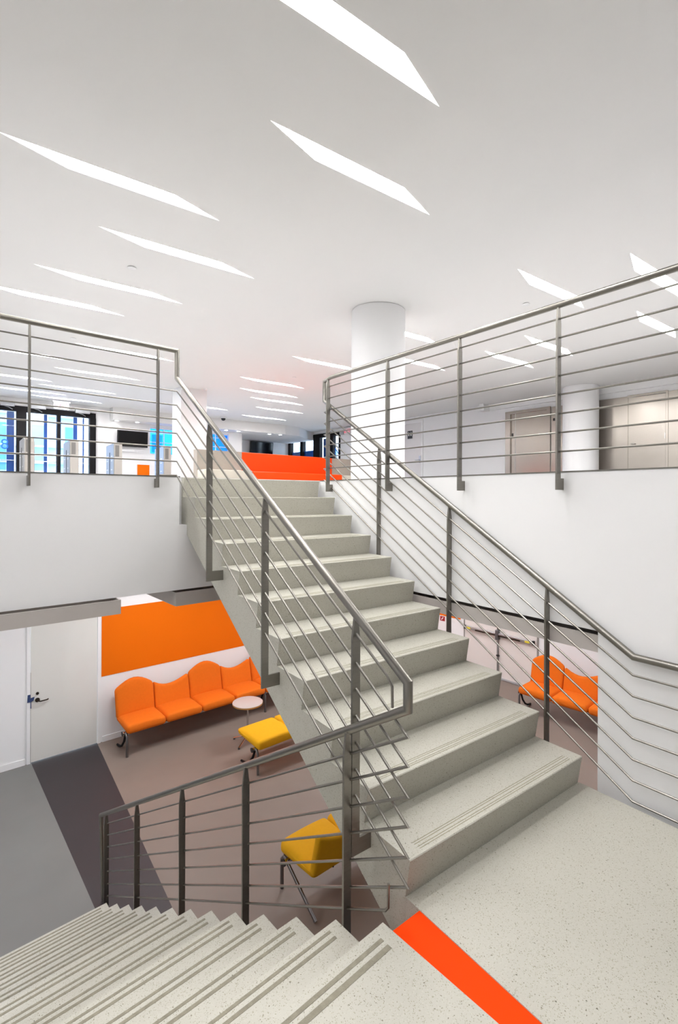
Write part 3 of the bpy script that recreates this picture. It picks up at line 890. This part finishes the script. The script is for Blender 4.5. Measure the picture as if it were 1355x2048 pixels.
# televisions
def tv(label, x0, x1, y, z0, z1, tilt=0.07):
    t = Thing('television', label, 'television', 'A', ((x0 + x1) / 2, y, z0))
    sh = lambda vf: ([(v[0], v[1] - tilt * (v[2] - z0), v[2]) for v in vf[0]], vf[1])
    t.part('casing', sh(box(x0, x1, y - 0.13, y - 0.07, z0, z1)), BLACKP)
    t.part('screen', sh(box(x0 + 0.025, x1 - 0.025, y - 0.133, y - 0.13, z0 + 0.03, z1 - 0.025)), SCREEN)
    t.part('wall_mount', box((x0 + x1) / 2 - 0.12, (x0 + x1) / 2 + 0.12, y - 0.085, y - 0.001, z0 + 0.10, z1 - 0.2), BLACKP)
tv('black flat television on the white wall beside the glass entrance', 5.10, 6.09, YE, 5.66, 6.19)
tv('black flat television on the far wall above the orange bench', 11.27, 12.44, 19.3, 5.84, 6.45)
single('wall_shelf', box(5.2, 5.65, YE - 0.10, YE - 0.0005, 5.50, 5.56), PAPER, 'short white ledge on the wall below the television', 'shelf')
single('wall_panel', box(5.79, 6.19, YE - 0.02, YE - 0.0005, 4.62, 5.08), ORW, 'small orange square on the white wall behind the turnstiles', 'wall panel')
# blue windows in the entrance wall
for i, (x0, x1) in enumerate(((6.22, 7.9), (8.2, 9.22))):
    w = struct('window_%d' % (i + 2), join(box(x0, x1, YE + 0.08, YE + 0.10, 6.36, 6.40), box(x0, x1, YE + 0.08, YE + 0.10, 5.45, 5.49), box(x0 + 0.50, x0 + 0.53, YE + 0.08, YE + 0.10, 5.49, 6.36), box(x0, x1, YE + 0.08, YE + 0.10, 5.88, 5.905), box(x0, x1, YE + 0.08, YE + 0.10, 6.22, 6.24)), PAPER, label='window glazed with blue glass in the entrance wall')
    ds('glass_pane', box(x0, x1, YE + 0.11, YE + 0.12, 5.45, 6.40), GLASSB, parent=w)
# storefront windows in the right wall
sfw = struct('window_4', join(box(XUP - 0.05, XUP + 0.12, 15.55, 19.25, 6.56, 6.72), box(XUP - 0.05, XUP + 0.12, 19.05, 19.25, Z_UP, 6.56), box(XUP - 0.05, XUP + 0.12, 18.10, 18.30, Z_UP, 6.56), box(XUP - 0.05, XUP + 0.12, 16.88, 17.32, Z_UP, 6.56), box(XUP - 0.05, XUP + 0.12, 15.98, 16.18, Z_UP, 6.56), box(XUP - 0.05, XUP + 0.12, 15.55, 15.62, Z_UP, 6.56)), DARKMETAL, label='black framed storefront windows at the far end of the right wall')
for y0, y1 in ((18.30, 19.05), (17.32, 18.10), (16.18, 16.88), (15.62, 15.98)):
    pn = ds('glass_pane', box(XUP + 0.03, XUP + 0.04, y0, y1, Z_UP, 6.56), GLASS, parent=sfw)
    if y0 > 17:
        ds('blue_film', box(XUP + 0.045, XUP + 0.05, y0, y1, Z_UP, 6.05), MATS['blue_film'], parent=sfw)
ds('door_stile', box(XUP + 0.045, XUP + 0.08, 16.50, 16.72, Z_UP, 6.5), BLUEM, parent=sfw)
for s_, y_, m_ in (('S', 16.36, False), ('N', 15.80, False)):
    ds('window_letter', place_text_x(text_mesh(s_, 0.40, 0.006), XUP + 0.02, y_, 5.90, m_), MATS['blue_vinyl'], parent=sfw)
single('alarm_box', box(XUP - 0.08, XUP - 0.0005, 15.30, 15.52, 6.56, 6.68), mat('alarm_grey', (0.45, 0.46, 0.48), 0.5), 'grey box on the wall above the storefront windows', 'alarm box')

# right wall: restroom door, elevator, steel panels
d3 = struct('door_3', box(XUP - 0.012, XUP - 0.0005, 11.24, 12.15, Z_UP, 6.60), mat('pale_door', (0.76, 0.74, 0.74), 0.5, var=0.02), label='white restroom door on the upper floor')
ds('door_frame', join(box(XUP - 0.03, XUP - 0.0005, 11.16, 11.235, Z_UP, 6.70), box(XUP - 0.03, XUP - 0.0005, 12.155, 12.23, Z_UP, 6.70), box(XUP - 0.03, XUP - 0.0005, 11.235, 12.155, 6.605, 6.70)), WHITE, parent=d3)
hp = ds('lock_plate', box(XUP - 0.03, XUP - 0.0125, 11.26, 11.33, 5.20, 5.45), SILVER, parent=d3)
ds('lever', tube([(XUP - 0.03, 11.30, 5.30), (XUP - 0.08, 11.30, 5.30), (XUP - 0.08, 11.46, 5.30)], 0.012, 8), SILVER, True, hp)
t = Thing('restroom_sign', 'small black restroom sign with two white figures beside the restroom door', 'sign', 'A', (XUP, 11.75, 6.0))
pl = t.part('plate', box(XUP - 0.022, XUP - 0.0125, 11.64, 11.86, 6.08, 6.36), BLACKP)
for yy, sk in ((11.80, 0), (11.70, 1)):
    t.part('figure', join(prism_x([(yy - 0.028, 6.18), (yy + 0.028, 6.18), (yy + (0.03 if sk else 0.022), 6.27), (yy - (0.03 if sk else 0.022), 6.27)], XUP - 0.024, XUP - 0.022), box(XUP - 0.024, XUP - 0.022, yy - 0.013, yy + 0.013, 6.29, 6.32)), PAPER, parent=pl)
XE = XUP
ev = Thing('elevator_door', 'brushed steel elevator door in a steel frame on the upper floor', 'elevator', 'A', (XE, 7.3, Z_UP))
ev.part('frame', join(box(XE - 0.06, XE - 0.001, 7.83, 7.99, Z_UP, 6.54), box(XE - 0.06, XE - 0.001, 6.62, 6.72, Z_UP, 6.54), box(XE - 0.06, XE - 0.001, 6.72, 7.83, 6.46, 6.54)), PANEL)
ev.part('door_leaf', box(XE - 0.02, XE - 0.002, 6.72, 7.68, Z_UP, 6.46), PANEL)
ev.part('door_reveal', box(XE - 0.012, XE - 0.002, 7.70, 7.83, Z_UP, 6.46), PANEL)
ev.part('call_plate', box(XE - 0.016, XE - 0.012, 7.75, 7.81, 5.76, 5.90), BLACKP)
cl_ = Thing('steel_cladding', 'tall brushed steel wall panels with a flush steel door beside the round column', 'wall cladding', 'A', (XE, 4.5, Z_UP))
for y0, y1 in ((4.675, 6.60), (2.6, 3.80), (1.4, 2.59)):
    cl_.part('panel', box(XE - 0.03, XE - 0.001, y0, y1, Z_UP, 6.52), PANEL)
dl = cl_.part('door_panel', box(XE - 0.025, XE - 0.001, 3.86, 4.66, Z_UP, 6.48), PANEL)
cl_.part('door_trim', join(box(XE - 0.034, XE - 0.001, 3.805, 3.855, Z_UP, 6.54), box(XE - 0.034, XE - 0.001, 4.662, 4.674, Z_UP, 6.54), box(XE - 0.034, XE - 0.001, 3.855, 4.662, 6.49, 6.54)), PANEL)
cl_.part('door_handle', tube([(XE - 0.025, 4.58, 5.34), (XE - 0.07, 4.58, 5.34), (XE - 0.07, 4.50, 5.34)], 0.011, 8), CHROME, parent=dl, smooth=True)
cl_.part('hinge', box(XE - 0.036, XE - 0.0255, 3.861, 3.875, 5.42, 5.55), CHROME, parent=dl)
single('call_button', box(XE - 0.045, XE - 0.0305, 6.50, 6.545, 6.13, 6.20), BLACKP, 'small black indicator on the steel wall right of the elevator', 'indicator')

# ceiling fittings
def ceil_at(x, y):
    return Z_CEIL - drop(Vector((x, y)))
for x, y in ((2.21, 6.36), (2.42, 9.95), (7.04, 9.45), (6.82, 3.56), (11.40, 6.35), (11.35, 3.40), (11.6, 9.3), (7.33, 13.58)):
    z = ceil_at(x, y)
    t = Thing('sprinkler_cover', 'small white round sprinkler cover plate on the ceiling', 'sprinkler', 'L', (x, y, z - 0.012), 'sprinkler covers on the ceiling')
    t.part('cover', lathe(x, y, [(0.045, z - 0.014), (0.052, z - 0.010), (0.052, z - 0.007)], 20), WHITE, smooth=True)
    t.part('collar', lathe(x, y, [(0.040, z - 0.007), (0.040, z)], 20), WHITE, smooth=True)
t = Thing('fire_alarm', 'red fire alarm strobe on the ceiling in front of the square pillar', 'fire alarm', 'A', (5.80, 12.15, Z_CEIL - 0.08))
t.part('base', rbox(5.72, 5.90, 12.06, 12.24, Z_CEIL - 0.045, Z_CEIL, 0.012, 1), ALARM, smooth=True)
t.part('strobe', lathe(5.81, 12.15, [(0.02, Z_CEIL - 0.10), (0.045, Z_CEIL - 0.075), (0.05, Z_CEIL - 0.045)], 16), PAPER, smooth=True)
t = Thing('dome_camera', 'small dark dome security camera on the far ceiling', 'camera', 'L', (8.72, 15.9, Z_CEIL - 0.13))
t.part('housing', lathe(8.72, 15.9, [(0.09, Z_CEIL - FOLD - 0.06), (0.10, Z_CEIL - FOLD - 0.02), (0.10, Z_CEIL - FOLD)], 20), PAPER, smooth=True)
t.part('dome', lathe(8.72, 15.9, [(0.01, Z_CEIL - FOLD - 0.145), (0.05, Z_CEIL - FOLD - 0.13), (0.075, Z_CEIL - FOLD - 0.09), (0.08, Z_CEIL - FOLD - 0.06)], 20), BLACKP, smooth=True)
for x, y in ((5.06, 17.08), (5.68, 16.98), (8.85, 16.80), (9.35, 16.76), (10.67, 16.67), (11.13, 16.60)):
    t = Thing('downlight', 'small round downlight in the dropped soffit near the entrance', 'downlight', 'A', (x, y, 6.47), 'downlights in the soffit')
    t.part('ring', lathe(x, y, [(0.075, 6.470), (0.08, 6.4795)], 20), PAPER, smooth=True)
    t.part('lens', lathe(x, y, [(0.055, 6.466), (0.06, 6.4695)], 20), DOWN, smooth=True)

# ================================================================== OUTSIDE
g = struct('ground', join(box(-30, 60, 19.7, 60, 4.05, 4.15), box(13.8, 60, -20, 19.7, 4.05, 4.15)), mat('pavement', (0.5, 0.53, 0.57), 0.8, var=0.1), label='pale pavement outside the glass doors')
def street_building(label, along, pos, a0, a1):
    t = Thing('street_building', label, 'building', 'A', ((a0 + a1) / 2, pos, 4.15) if along == 'x' else (pos, (a0 + a1) / 2, 4.15))
    def bx(u0, u1, d0, d1, z0, z1):
        return box(u0, u1, pos + d0, pos + d1, z0, z1) if along == 'x' else box(pos + d0, pos + d1, u0, u1, z0, z1)
    wl_ = t.part('wall', bx(a0, a1, 0, 0.5, 4.15, 16), STREET)
    u = a0 + 0.6
    while u < a1 - 1.5:
        t.part('window', bx(u, u + 0.5, -0.05, 0, 4.6, 7.2), BLUEP)
        u += 1.35
    for z in (5.05, 5.45, 6.2, 7.6):
        t.part('ledge', bx(a0, a1, -0.16, 0, z, z + 0.07), STREET)
    return t
street_building('pale street building with blue windows across from the entrance', 'x', 26.0, -6, 24)
street_building('pale street building with blue windows seen through the storefront', 'y', 22.0, 6, 25.5)
